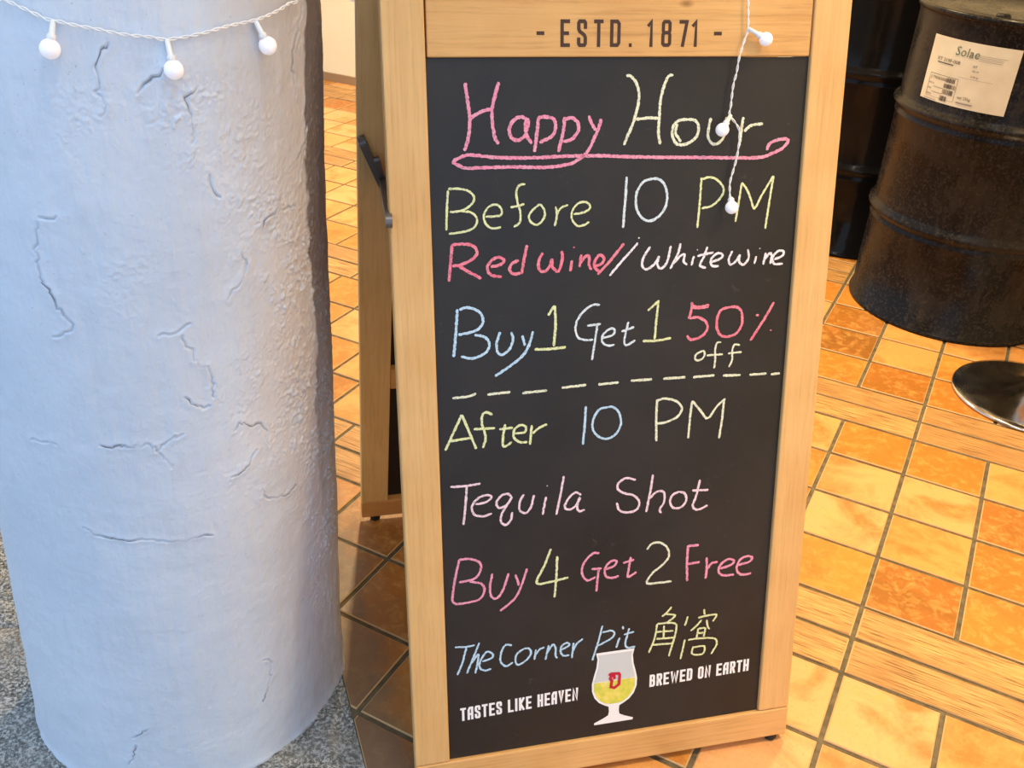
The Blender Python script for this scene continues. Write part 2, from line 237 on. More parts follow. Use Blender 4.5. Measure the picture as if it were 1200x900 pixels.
def tile_mat():
    m, nt, b = mat('glazed_terracotta', rough=.38, spec=.45)
    v, r = coords(nt, (1, 1, 1), True)
    oc = N(nt, 'ShaderNodeObjectInfo'); sc = N(nt, 'ShaderNodeSeparateColor'); L(nt, oc.outputs['Color'], sc.inputs[0])     # kiln tone of each tile
    gt = N(nt, 'ShaderNodeMath', operation='GREATER_THAN'); L(nt, sc.outputs[0], gt.inputs[0]); gt.inputs[1].default_value = .999
    mx = N(nt, 'ShaderNodeMix'); L(nt, gt.outputs[0], mx.inputs[0]); L(nt, sc.outputs[0], mx.inputs[2]); L(nt, r, mx.inputs[3])
    base = ramp(nt, mx.outputs[0], [(0, (.72, .385, .165)), (.25, (.68, .325, .10)), (.5, (.60, .25, .042)), (.75, (.44, .165, .022)), (1, (.20, .085, .016))])
    n1 = noise(nt, v, 7, 5, .6, .7); n2 = noise(nt, v, 38, 6, .7, .5); n3 = noise(nt, v, 240, 3, .7)
    c = mix(nt, ramp(nt, n1, [(.46, (0, 0, 0)), (.66, (.8, .8, .8))]), base, (.42, .145, .02))
    c = mix(nt, ramp(nt, n2, [(.48, (0, 0, 0)), (.68, (.62, .62, .62))]), c, (.68, .36, .10))
    c = mix(nt, ramp(nt, n3, [(.60, (0, 0, 0)), (.74, (.6, .6, .6))]), c, (.30, .12, .03))
    c = dirt(nt, c)
    L(nt, c, b.inputs['Base Color']); bump(nt, b, n2, .35, .0018)
    L(nt, ramp(nt, n1, [(.3, (.32, .32, .32)), (.7, (.5, .5, .5))]), b.inputs['Roughness'])
    return m
def plank_mat():
    m, nt, b = mat('wood_look_tile', rough=.45, spec=.4)
    v, r = coords(nt, (1, 1, 1), True)
    mp = N(nt, 'ShaderNodeMapping'); mp.inputs['Scale'].default_value = (14, 330, 10); L(nt, v, mp.inputs['Vector'])
    n1 = noise(nt, mp.outputs[0], 1, 5, .6, .4); n2 = noise(nt, v, 9, 3)
    c = ramp(nt, n1, [(.37, (.11, .055, .018)), (.49, (.55, .30, .095)), (.66, (.70, .41, .16))])
    c = mix(nt, ramp(nt, n2, [(.4, (0, 0, 0)), (.65, (.6, .6, .6))]), c, (.38, .185, .06))
    c = mix(nt, ramp(nt, r, [(.45, (0, 0, 0)), (.9, (.35, .35, .35))]), c, (.30, .155, .055))
    c = dirt(nt, c)
    L(nt, c, b.inputs['Base Color']); bump(nt, b, n1, .6, .002)
    return m
TILE, PLANK = tile_mat(), plank_mat()
EDGE, _, _ = mat('tile_edge_highlight', (.52, .34, .15), .6)  # pale bevel colour stands in for the highlight along tile edges

# ---------------------------------------------------------------- floor
YAW, FO, TW, PW, TL = -0.4671, np.array([0.9783, 1.9304]), 0.16425, 0.0933, 0.1677
ex = np.array([math.cos(YAW), math.sin(YAW)]); ny = np.array([math.sin(YAW), -math.cos(YAW)])
def bnd(x, y): return x - (-0.262 - 0.38 * (y - 1.118))     # > 0 : tiled side
GM, gnt, gb = mat('grey_grout', (.12, .09, .05), .9)
gv = coords(gnt); gn = noise(gnt, gv, 60, 4); L(gnt, ramp(gnt, gn, [(.3, (.075, .06, .032)), (.7, (.17, .135, .075))]), gb.inputs['Base Color']); bump(gnt, gb, gn, .5, .002)
bm = bmesh.new()
fp = [(-0.262 - .38 * (-.4 - 1.118), -.4), (3.6, -.4), (3.6, 4.2), (-0.9, 6.2), (-0.262 - .38 * (6.2 - 1.118), 6.2)]
top = [bm.verts.new((x, y, -0.0035)) for x, y in fp]; bot = [bm.verts.new((x, y, -0.06)) for x, y in fp]
bm.faces.new(top); bm.faces.new(bot[::-1])
for i in range(5):
    j = (i + 1) % 5; bm.faces.new((top[i], bot[i], bot[j], top[j]))
floor = mk('floor', bm, GM); tag(floor, 'indoor floor of orange terracotta tiles and wood-look planks', kind='structure')
G = 0.0042
def clip(poly):
    out = []
    for i in range(len(poly)):
        a, b = poly[i], poly[(i + 1) % len(poly)]; da, db = bnd(*a) - .002, bnd(*b) - .002
        if da >= 0: out.append(a)
        if (da >= 0) != (db >= 0):
            t = da / (da - db); out.append((a[0] + (b[0] - a[0]) * t, a[1] + (b[1] - a[1]) * t))
    return out
def wall_side(x, y): return (np.array([x, y]) - np.array([-1.0909, 5.1652])) @ np.array([ex[1], -ex[0]]) # >0 room side
def slab(bm, poly, ox=0, oy=0, bev=.0022, z=0.0):
    """bevelled piece from a convex polygon (counter-clockwise), local to ox, oy"""
    c = np.mean(poly, 0); top = []; sh = []; bt = []
    for p in poly:
        d = c - np.array(p); d = d / max(np.linalg.norm(d), 1e-6) * bev * 1.4
        top.append(bm.verts.new((p[0] + d[0] - ox, p[1] + d[1] - oy, z)))
        sh.append(bm.verts.new((p[0] - ox, p[1] - oy, z - bev * .8)))
        bt.append(bm.verts.new((p[0] - ox, p[1] - oy, -0.012)))
    bm.faces.new(top)
    n = len(poly)
    for i in range(n):
        j = (i + 1) % n; bm.faces.new((sh[i], sh[j], top[j], top[i])).material_index = 1; bm.faces.new((bt[i], bt[j], sh[j], sh[i]))
shared = {}
# kiln tone of single tiles (band, row, column): 0 cream ... 1 dark brown
TONE = {(0,0,-2): .2, (0,0,-1): .66, (0,0,0): .68, (0,0,1): .3, (0,1,-2): .6, (0,1,-1): .1, (0,1,0): .12, (0,1,1): .85, (0,2,-1): .05, (0,2,0): .33, (0,2,1): .75, (0,3,-1): .52, (0,3,0): .88, (0,3,1): .62,
        (1,0,-1): .06, (1,0,0): .04, (1,0,1): .25, (1,1,-1): .02, (1,1,0): .08, (1,1,-2): .3, (1,1,1): .2, (1,2,-2): .35, (1,2,-1): .2, (-1,3,-1): .85, (-1,3,0): .72, (-1,3,-2): .66, (-1,2,-1): .28, (-1,2,-2): .92, (-1,2,0): .5, (-1,1,-1): .3, (-1,1,-2): .85, (-1,1,0): .3,
        (1,0,-6): .9, (1,1,-6): .9, (1,0,-5): .88, (1,1,-5): .8, (1,2,-5): .7, (1,2,-4): .85, (1,3,-4): .82, (1,3,-3): .8, (1,1,-4): .75, (0,3,-8): .6, (0,2,-9): .7, (0,1,-9): .2, (0,1,-10): .6, (0,0,-10): .6, (0,0,-11): .3, (1,0,-7): .6}
far = {'tile': bmesh.new(), 'plank': bmesh.new()}
pieces = []
PER = 4 * TW + 2 * PW
for k in range(-4, 3):
    for r in range(6):
        v0 = k * PER + (r * TW if r < 4 else 4 * TW + (r - 4) * PW); v1 = v0 + (TW if r < 4 else PW)
        kind = 'tile' if r < 4 else 'plank'
        step = 1 if r < 4 else 2
        for u in range(-26, 14):
            if kind == 'plank' and u % 2: continue
            sh = 0.0
            ua, ub = u, u + step
            if kind == 'plank' and k == 0 and u < -6: ua, ub = u - 1, u + 1       # plank joints by the pillar
            if kind == 'plank' and k == 0 and u == -6: ua = -7
            if kind == 'tile' and k == 0 and r == 3 and u <= -8: sh = .4
            if kind == 'tile' and k == 0 and r == 3 and u == -7: ua = -7.6; 
            def fix(t): return t if t > -7.3 else t - .18
            if sh: ua, ub = ua + sh, ub + sh
            elif k <= 0 and kind == 'tile': ua, ub = fix(ua) if ua != -7.6 else ua, fix(ub)
            pts = [(ua * TL + G, v1 - G), (ub * TL - G, v1 - G), (ub * TL - G, v0 + G), (ua * TL + G, v0 + G)]
            # order counter-clockwise in world (ny points towards camera)
            poly = [tuple(FO + ex * a + ny * b) for a, b in pts]
            cx, cy = np.mean(poly, 0)
            if cx > 3.5 or cy < -.35 or cy > 6.0 or cx < -2.6: continue
            cl = clip(poly)
            if len(cl) < 3: continue
            ar = abs(sum(cl[i][0] * cl[(i + 1) % len(cl)][1] - cl[(i + 1) % len(cl)][0] * cl[i][1] for i in range(len(cl)))) / 2
            if ar < 8e-5 or min(wall_side(*p) for p in cl) < -.11: continue
            dep = cy * cp + 1.25 * sp; px = 600 + FPX * cx / dep; py = 450 + FPX * (1.25 * cp - cy * sp) / dep
            vis = (py < 990 and dep > .3 and ((340 < px < 500 and py > 60) or (890 < px < 1290 and 300 < py) or (400 < px < 1000 and py > 845)))
            pieces.append((vis, dep, kind, poly, cl, (k, r, u)))
nv = 0
for vis, dep, kind, poly, cl, kr in sorted(pieces, key=lambda t: t[1]):
    m = TILE if kind == 'tile' else PLANK
    if vis and nv < 290:
        nv += 1; full = len(cl) == 4 and np.allclose(cl, poly)
        if full:
            c = np.mean(poly, 0); key = (kind, round(math.dist(poly[0], poly[1]), 3))
            if key not in shared:
                bm = bmesh.new(); hl, hw = math.dist(poly[0], poly[1]) / 2, math.dist(poly[1], poly[2]) / 2
                slab(bm, [(-hl, -hw), (hl, -hw), (hl, hw), (-hl, hw)])
                me = bpy.data.meshes.new('floor_' + kind); bm.normal_update(); bm.to_mesh(me); bm.free(); me.materials.append(m); me.materials.append(EDGE); shared[key] = me
            o = bpy.data.objects.new('floor_' + kind, shared[key]); COL.objects.link(o); o.parent = floor
            o.color = (TONE.get(kr, random.choice((.05, .2, .3, .5, .6, .75)) + random.uniform(0, .1)), 0, 0, 1)
            o.location = (c[0], c[1], random.uniform(-.0006, .0006)); o.rotation_euler = (random.uniform(-.0025, .0025), random.uniform(-.0025, .0025), YAW + random.uniform(-.003, .003))
        else:
            c = np.mean(cl, 0); bm = bmesh.new()
            rot = lambda p: ((p[0] - c[0]) * math.cos(YAW) + (p[1] - c[1]) * math.sin(YAW), -(p[0] - c[0]) * math.sin(YAW) + (p[1] - c[1]) * math.cos(YAW))
            slab(bm, [rot(p) for p in cl])
            o = mk('floor_' + kind, bm, [m, EDGE], floor); o.location = (c[0], c[1], 0); o.rotation_euler = (0, 0, YAW); o.color = (TONE.get(kr, .8), 0, 0, 1)
    else:
        slab(far[kind], cl, z=random.uniform(-.0005, .0005))
for kd, bm in far.items():
    # rotate into lattice frame so the grain follows the planks
    for v in bm.verts: v.co = Matrix.Rotation(-YAW, 3, 'Z') @ v.co
    o = mk('distant_' + kd + 's', bm, [TILE if kd == 'tile' else PLANK, EDGE], floor); o.rotation_euler = (0, 0, YAW); o['kind'] = 'stuff'

# ---------------------------------------------------------------- numpy noise
rng = np.random.RandomState(4)
LAT = rng.rand(512, 512)
def vnoise(x, y):
    xi, yi = np.floor(x).astype(int), np.floor(y).astype(int); fx, fy = x - xi, y - yi
    fx = fx * fx * (3 - 2 * fx); fy = fy * fy * (3 - 2 * fy)
    a = LAT[xi % 512, yi % 512]; b = LAT[(xi + 1) % 512, yi % 512]; c = LAT[xi % 512, (yi + 1) % 512]; d = LAT[(xi + 1) % 512, (yi + 1) % 512]
    return (a * (1 - fx) + b * fx) * (1 - fy) + (c * (1 - fx) + d * fx) * fy - .5
def fbm(x, y, o=4, g=.5):
    s = 0; a = 1
    for i in range(o): s = s + a * vnoise(x * 2 ** i + 17 * i, y * 2 ** i + 31 * i); a *= g
    return s
def segdist(px, py, poly):
    d = np.full(px.shape, 9.0)
    for (x0, y0), (x1, y1) in zip(poly, poly[1:]):
        dx, dy = x1 - x0, y1 - y0; t = np.clip(((px - x0) * dx + (py - y0) * dy) / max(dx * dx + dy * dy, 1e-12), 0, 1)
        d = np.minimum(d, np.hypot(px - x0 - t * dx, py - y0 - t * dy))
    return d
def grid_mesh(name, X, Y, Z, m, wrap=False):
    r, c = X.shape; me = bpy.data.meshes.new(name)
    co = np.stack([X, Y, Z], -1).reshape(-1, 3).astype(np.float32)
    idx = np.arange(r * c).reshape(r, c)
    q = np.stack([idx[:-1, :-1], idx[:-1, 1:], idx[1:, 1:], idx[1:, :-1]], -1).reshape(-1, 4)
    if wrap: q = np.concatenate([q, np.stack([idx[:-1, -1], idx[:-1, 0], idx[1:, 0], idx[1:, -1]], -1)])
    me.vertices.add(len(co)); me.vertices.foreach_set('co', co.ravel())
    me.loops.add(q.size); me.loops.foreach_set('vertex_index', q.ravel().astype(np.int32))
    me.polygons.add(len(q)); me.polygons.foreach_set('loop_start', (np.arange(len(q)) * 4).astype(np.int32))
    me.polygons.foreach_set('use_smooth', np.ones(len(q), bool)); me.update(calc_edges=True); me.materials.append(m)
    o = bpy.data.objects.new(name, me); COL.objects.link(o); return o

# ---------------------------------------------------------------- pavement (grey, rough, outside)
PM, pnt, pb = mat('grey_pavement', rough=.85)
pv = coords(pnt); p1 = noise(pnt, pv, 190, 3, .75); p2 = noise(pnt, pv, 9, 4, .6); p3 = noise(pnt, pv, 70, 4, .6)
pc = ramp(pnt, p1, [(.40, (.045, .05, .05)), (.5, (.20, .22, .215)), (.60, (.60, .61, .58))])
pc = mix(pnt, ramp(pnt, p2, [(.35, (0, 0, 0)), (.7, (.6, .6, .6))]), pc, (.32, .30, .26))
pc = mix(pnt, ramp(pnt, p3, [(.6, (0, 0, 0)), (.72, (.6, .6, .6))]), pc, (.50, .48, .43))
L(pnt, pc, pb.inputs['Base Color']); bump(pnt, pb, p1, 1.0, .005)
xs = np.linspace(-2.6, 0.05, 620); ys = np.linspace(.35, 2.6, 560)
X, Y = np.meshgrid(xs, ys); lim = -0.262 - .38 * (Y - 1.118)
X = X + (np.maximum(0, X - (lim - .0)) * 0)
u = (X - xs[0]) / (xs[-1] - xs[0]); X = xs[0] + u * (lim - xs[0])
Z = .0055 * fbm(X * 30, Y * 30, 6, .66) + .010 * fbm(X * 5, Y * 5, 3)
crk = [(-1.15, 1.19), (-.93, 1.165), (-.885, 1.15), (-.86, 1.10), (-.85, 1.0), (-.80, .93)]
d = segdist(X, Y, [(x + 0, y) for x, y in crk]); Z -= .006 * np.exp(-(d / .004) ** 2)
crk2 = [(-1.3, 1.26), (-.95, 1.235), (-.90, 1.20), (-.83, 1.195), (-.7, 1.2)]
d = segdist(X, Y, crk2); Z -= .008 * np.exp(-(d / .006) ** 2); Z += .006 / (1 + np.exp((Y - 1.2 - .04 * np.sin(X * 9)) * 150))
Z = Z - .012
o = grid_mesh('pavement', X, Y, Z, PM); tag(o, 'rough grey cement pavement around the foot of the pillar', kind='structure')
bm = B(-6, 3.5, -3, .36, -.08, -.014); o = mk('street', bm, PM); tag(o, 'grey street paving behind the viewer', kind='structure')
bm = B(-6, -2.55, .36, 8, -.08, -.014); o = mk('street', bm, PM); tag(o, 'grey street paving to the left', kind='structure')
bm = B(-2.56, -.75, 2.55, 8, -.08, -.014); o = mk('street', bm, PM); tag(o, 'grey street paving behind the pillar', kind='structure')

# ---------------------------------------------------------------- walls and ceiling of the room
WM, wnt, wb = mat('cream_plaster', (.84, .75, .56), .7)
wv = coords(wnt); wn = noise(wnt, wv, 3, 4); L(wnt, ramp(wnt, wn, [(.3, (.88, .78, .50)), (.7, (.93, .84, .58))]), wb.inputs['Base Color'])
CM, _, _ = mat('white_ceiling', (.78, .74, .66), .8)
BBM, _, _ = mat('beige_skirting', (.32, .21, .10), .5)
def wallbox(name, a, b, th, z0, z1, m, kind='structure', label=None, back=1):
    a, b = np.array(a), np.array(b); L_ = np.linalg.norm(b - a); bm = B(0, L_, 0 if back > 0 else -th, th if back > 0 else 0, z0, z1)
    o = mk(name, bm, m); o.location = (a[0], a[1], 0); o.rotation_euler = (0, 0, math.atan2(*(b - a)[::-1]))
    o['kind'] = kind
    if label: o['label'] = label
    return o
w0 = np.array([-1.0909, 5.1652]); wa = w0 - ex * 1.3; wb_ = w0 + ex * 4.2
wallbox('wall_back', wa, wb_, .12, -.01, 2.7, WM, label='cream wall at the far end of the room')
wallbox('baseboard_back', wa, wb_, .012, 0, .042, BBM, label='low beige skirting along the cream far wall', back=-1)
wallbox('wall_right', wb_, wb_ - ny * -3.6, .12, -.01, 2.7, WM, label='cream side wall beyond the drums')
bm = bmesh.new(); cpoly = [(-.75, .15), (3.4, .15), (3.4, 3.9), (-2.4, 6.2), (-2.4, 3.0), (-.75, 1.35)]
tv = [bm.verts.new((x, y, 2.82)) for x, y in cpoly]; bv = [bm.verts.new((x, y, 2.7)) for x, y in cpoly]
bm.faces.new(tv); bm.faces.new(bv[::-1])
for i in range(len(cpoly)):
    j = (i + 1) % len(cpoly); bm.faces.new((bv[i], bv[j], tv[j], tv[i]))
o = mk('ceiling', bm, CM); tag(o, 'white ceiling above the tiled floor', kind='structure')

# ---------------------------------------------------------------- pillar
LM, lnt, lb = mat('blue_white_paint', rough=.55, spec=.35)
lv = coords(lnt); a1 = noise(lnt, lv, 5, 4); a2 = noise(lnt, coords(lnt, (60, 60, 12)), 1, 4, .65); a3 = noise(lnt, lv, 210, 3)
lc = ramp(lnt, a1, [(.3, (.60, .675, .78)), (.7, (.69, .755, .845))])
lc = mix(lnt, ramp(lnt, a2, [(.55, (0, 0, 0)), (.8, (.35, .35, .35))]), lc, (.50, .54, .60))
lc = mix(lnt, ramp(lnt, a3, [(.68, (0, 0, 0)), (.74, (.5, .5, .5))]), lc, (.40, .42, .46))
ltc = N(lnt, 'ShaderNodeTexCoord'); sx = N(lnt, 'ShaderNodeSeparateXYZ'); L(lnt, ltc.outputs['Object'], sx.inputs[0])
def mth(op, a, b_=None, c_=None):
    n = N(lnt, 'ShaderNodeMath', operation=op)
    for k_, v_ in enumerate((a, b_, c_)):
        if v_ is None: continue
        if isinstance(v_, (int, float)): n.inputs[k_].default_value = v_
        else: L(lnt, v_, n.inputs[k_])
    return n.outputs[0]
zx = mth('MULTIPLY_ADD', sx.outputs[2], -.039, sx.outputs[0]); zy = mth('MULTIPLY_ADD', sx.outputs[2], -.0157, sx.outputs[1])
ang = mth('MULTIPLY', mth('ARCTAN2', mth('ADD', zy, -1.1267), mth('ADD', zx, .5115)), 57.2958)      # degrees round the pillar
wob = mth('MULTIPLY_ADD', noise(lnt, coords(lnt, (3, 3, 4)), 2, 4), 22, ang)                       # wavering edge of a dark grey-brown band on its right side
dark_band = ramp(lnt, mth('MULTIPLY_ADD', wob, .02, .5), [(.42, (0, 0, 0)), (.455, (.95, .95, .95))])
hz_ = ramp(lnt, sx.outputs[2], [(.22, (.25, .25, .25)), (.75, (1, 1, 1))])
lc = mix(lnt, mix(lnt, 1.0, dark_band, hz_, 'MULTIPLY'), lc, (.12, .095, .09))
right_tone = mix(lnt, 1.0, ramp(lnt, mth('MULTIPLY_ADD', mth('MULTIPLY_ADD', noise(lnt, coords(lnt, (2, 2, 1.6)), 3, 5), 30, ang), .01, .5), [(.16, (0, 0, 0)), (.44, (.8, .8, .8))]), (1.0, 1.0, 1.0), 'MULTIPLY')  # by angle, the paint turns grey-beige towards the right side
beige = ramp(lnt, sx.outputs[2], [(.35, (.47, .47, .53)), (.65, (.50, .465, .44))])
lc = mix(lnt, mix(lnt, 1.0, right_tone, ramp(lnt, dark_band, [(0, (1, 1, 1)), (1, (0, 0, 0))]), 'MULTIPLY'), lc, beige)
a4 = noise(lnt, lv, 130, 5, .7, .4); adn = mth('MULTIPLY_ADD', a4, .5, a2)
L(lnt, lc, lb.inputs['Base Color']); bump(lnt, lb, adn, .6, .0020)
PCX, PCY, PR, PT, PLX, PLY = -0.5115, 1.1267, 0.2439, -0.0183, 0.039, 0.0157
def pilpt(th, z, off=0.0):
    r = PR + PT * z + off; return Vector((PCX + PLX * z + r * math.cos(math.radians(th)), PCY + PLY * z + r * math.sin(math.radians(th)), z))
th = np.concatenate([np.linspace(-175, 20, 700), np.linspace(23, 182, 50)[:-1]]); zz = np.concatenate([np.linspace(-.03, 1.25, 960), np.linspace(1.27, 2.7, 60)])
TH, ZZ = np.meshgrid(th, zz); ARC = np.radians(TH) * .235
def blob(t0, z0, st, sz, p=2): return np.exp(-(np.abs((TH - t0) / st) ** p + np.abs((ZZ - z0) / sz) ** p))
rough = np.clip(blob(-54, .98, 9, .05) + .8 * blob(-37, .87, 11, .09) + blob(-25, .76, 10, .06) + .8 * blob(-18, .62, 16, .10) + .5 * blob(-42, .64, 12, .05)
     + .35 * blob(-73, .80, 12, .05) + .8 * blob(-12, .5, 16, .35) + .45 * blob(-40, .52, 18, .05) + .35 * blob(-80, .98, 9, .06) + .5 * blob(-4, .9, 12, .9), 0, 1)
cl_ = np.clip(fbm(ARC * 40, ZZ * 40, 3) * 2 + .5, 0, 1)
D = .0040 * fbm(ARC * 7, ZZ * 6, 3) + .0008 * fbm(ARC * 45, ZZ * 45, 4, .6)
D += rough * .0023 * (np.abs(fbm(ARC * 150, ZZ * 120, 3, .6)) * 1.7 + .35 * fbm(ARC * 300, ZZ * 260, 2)) * (.25 + cl_)
D += .0009 * fbm(ARC * 60, ZZ * 9, 3)                                  # brush strokes
D += .0022 * blob(-54, 1.0, 10, .08, 4) - .0016 * blob(-33, .58, 10, .05, 4)
edge = np.clip(1 - np.abs((TH - -2) / 9), 0, 1); D += .005 * edge * fbm(ARC * 10, ZZ * 5, 3)
CRK = []
for c in CRACKS:
    pl = [(math.radians(t) * .235, z) for t, z in c]; sm = catmull(pl, .004)
    jj = [(x + random.gauss(0, .0014), z + random.gauss(0, .0014)) for x, z in sm]
    x0, x1 = min(p[0] for p in jj) - .03, max(p[0] for p in jj) + .03; z0, z1 = min(p[1] for p in jj) - .03, max(p[1] for p in jj) + .03
    sel = (ARC > x0) & (ARC < x1) & (ZZ > z0) & (ZZ < z1)
    CRK.append(jj); dd = segdist(ARC[sel], ZZ[sel], jj); wv_ = np.clip(.55 + 1.2 * fbm(ARC[sel] * 60, ZZ[sel] * 60, 2), .15, 1)
    D[sel] += -.0032 * np.exp(-(dd / .0013) ** 2) * wv_ + .0009 * np.exp(-(dd / .006) ** 2)
D += .0025 * np.exp(-np.maximum(ZZ, 0) / .010) * (1 + fbm(ARC * 30, ZZ * 30, 3))
R_ = PR + PT * ZZ + D; TR = np.radians(TH)
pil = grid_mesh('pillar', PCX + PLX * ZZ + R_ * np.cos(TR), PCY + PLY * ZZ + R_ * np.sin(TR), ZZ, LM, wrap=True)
DK, _, _ = mat('crack_shade', (.24, .25, .28), .9)  # dark ribbons stand in for the shade inside the cracks
for jj in CRK:
    bm = bmesh.new(); n_ = len(jj); Lv, Rv = [], []
    for i, (a_, z_) in enumerate(jj):
        t_ = math.degrees(a_ / .235); ci = int(np.clip(np.searchsorted(th, t_), 0, len(th) - 1)); ri = int(np.clip(np.searchsorted(zz, z_), 0, len(zz) - 1))
        q0, q1 = np.array(jj[max(i - 1, 0)]), np.array(jj[min(i + 1, n_ - 1)]); d_ = (q1 - q0) / max(np.linalg.norm(q1 - q0), 1e-6); nn_ = np.array([-d_[1], d_[0]])
        w_ = .00060 * max(0, math.sin(i * .23 + len(jj))) ** 1.5 * random.uniform(.4, 1.5) + .00010
        if i in (0, n_ - 1): w_ = .00005
        for s_, lst in ((1, Lv), (-1, Rv)):
            p_ = (a_ + s_ * nn_[0] * w_, z_ + s_ * nn_[1] * w_); lst.append(bm.verts.new(pilpt(math.degrees(p_[0] / .235), p_[1], D[max(ri-1,0):ri + 2, max(ci-1,0):ci + 2].max() + .00015)))
    for i in range(n_ - 1): bm.faces.new((Lv[i], Lv[i + 1], Rv[i + 1], Rv[i]))
    bmesh.ops.recalc_face_normals(bm, faces=bm.faces); mk('crack', bm, DK, pil)
tag(pil, 'thick round pillar coated in cracked pale blue-white paint', 'pillar')

# ---------------------------------------------------------------- chalkboard sign
bO = Vector((-.0617, .9058, .0625)); bE = Vector((.9688, .2478, 0)).normalized(); bU = Vector((-.0588, .2300, .9714)).normalized(); bN = bE.cross(bU)
base = Vector((.2, 1.25, 0)); rz = math.atan2(.2478, .9688)
sign = empty('chalkboard_sign', base, rz, 'pine-framed folding chalkboard sign with happy hour offers in coloured chalk, standing right of the pillar', 'sign')
EW = Matrix.Translation(base) @ Matrix.Rotation(rz, 4, 'Z')
def frame(o, e, u, n):
    m = Matrix.Identity(4)
    for i in range(3): m[i][0] = e[i]; m[i][1] = u[i]; m[i][2] = n[i]; m[i][3] = o[i]
    return m
FF = EW.inverted() @ frame(bO, bE, bU, bN)
def spart(name, bm, m, x=0, y=0, MM=None, **k):
    MM = FF if MM is None else MM
    return mk(name, bm, m, sign, MM @ Matrix.Translation((x, y, 0)), **k)
TH_ = .022; TOP = 1.262
spart('stile', B(-.050, 0, 0, TOP, -TH_, 0, bev=.0022, seg=2), PINE_V)
spart('stile', B(.490, .541, 0.0006, TOP, -TH_, 0, bev=.0022, seg=2), PINE_V)
spart('bottom_rail', B(-.050, .541, -.050, -.0006, -TH_, .0002, bev=.0022, seg=2), PINE_H)
spart('top_rail', B(.0008, .4892, 1.215, TOP, -TH_, -.0008, bev=.002, seg=2), PINE_H)
hd = spart('header_board', B(.0022, .4882, .9725, 1.2142, -.016, -.0022, bev=.0018, seg=2), PINE_H); hd['label'] = 'wooden header board with dark printed founding year'
BK, bnt, bb = mat('blackboard_paint', rough=.42, spec=.4)
bv_ = coords(bnt); q1 = noise(bnt, bv_, 5, 5, .6); q2 = noise(bnt, bv_, 60, 5, .7, 1.0); q3 = noise(bnt, bv_, 14, 3)
bc = ramp(bnt, q1, [(.3, (.015, .013, .012)), (.7, (.027, .024, .022))])
sm_ = mix(bnt, 1.0, ramp(bnt, q2, [(.60, (0, 0, 0)), (.75, (1, 1, 1))]), ramp(bnt, q3, [(.50, (0, 0, 0)), (.72, (.35, .35, .35))]), 'MULTIPLY')
bc = mix(bnt, sm_, bc, (.22, .21, .18))
L(bnt, bc, bb.inputs['Base Color']); L(bnt, ramp(bnt, q1, [(.3, (.36, .36, .36)), (.7, (.5, .5, .5))]), bb.inputs['Roughness'])
PZ = -.006
board = spart('blackboard_panel', B(.0004, .4896, .0004, .9718, -.014, PZ), BK); board['label'] = 'black writing panel covered in coloured chalk'
def bsub(name, bm, m, label=None):
    o = mk(name, bm, m, board)
    if label: o['label'] = label
    return o
CH = {}
for nm, c in dict(pink=(.86, .30, .44), red=(.86, .20, .28), cream=(.80, .82, .60), yellow=(.78, .82, .42), paleblue=(.70, .80, .86), blue=(.50, .72, .90), white=(.90, .84, .88), palepink=(.90, .66, .74)).items():
    m, nt, b = mat('chalk_' + nm, c, .95, spec=.1); v = coords(nt); n1 = noise(nt, v, 420, 4, .7); n2 = noise(nt, v, 90, 2)
    L(nt, mix(nt, ramp(nt, n2, [(.35, (0, 0, 0)), (.7, (.35, .35, .35))]), c, tuple(min(1, t * .6 + .38) for t in c)), b.inputs['Base Color'])
    L(nt, ramp(nt, n1, [(.36, (.55, .55, .55)), (.5, (1, 1, 1))]), b.inputs['Alpha']); CH[nm] = m
HUE = dict(pink='pink', red='red-pink', cream='cream', yellow='yellow', paleblue='pale blue', blue='light blue', white='white', palepink='pale pink')
WORD = dict(happy='Happy with its looping underline', hour='Hour', before='Before', ten='number 10', pm='PM', red_wine='Red wine and a slash', white_wine='slash and White wine', buy='Buy', one='numeral 1 on a dash', get='Get',
            fifty_percent='50%', off='off', dashed_line='dashed line between the two offers', after='After', tequila='Tequila', shot='Shot', four='numeral 4', two='numeral 2', free='Free', the='The', corner='Corner', pit='Pit', two_characters='pair of Chinese characters')
for col, nm, w, strokes in CHALK:
    bm = bmesh.new(); z = PZ + .0003
    for st in strokes:
        pts = [(st[i] / 1e4, st[i + 1] / 1e4) for i in range(0, len(st), 2)]
        ribbon(bm, catmull(pts, .0016), w, z, jit=.26, cap=True); z += .00004
    bsub('chalk_' + nm, bm, CH[col], HUE[col] + ' chalk ' + ('writing: ' if nm not in ('dashed_line',) else '') + WORD[nm])

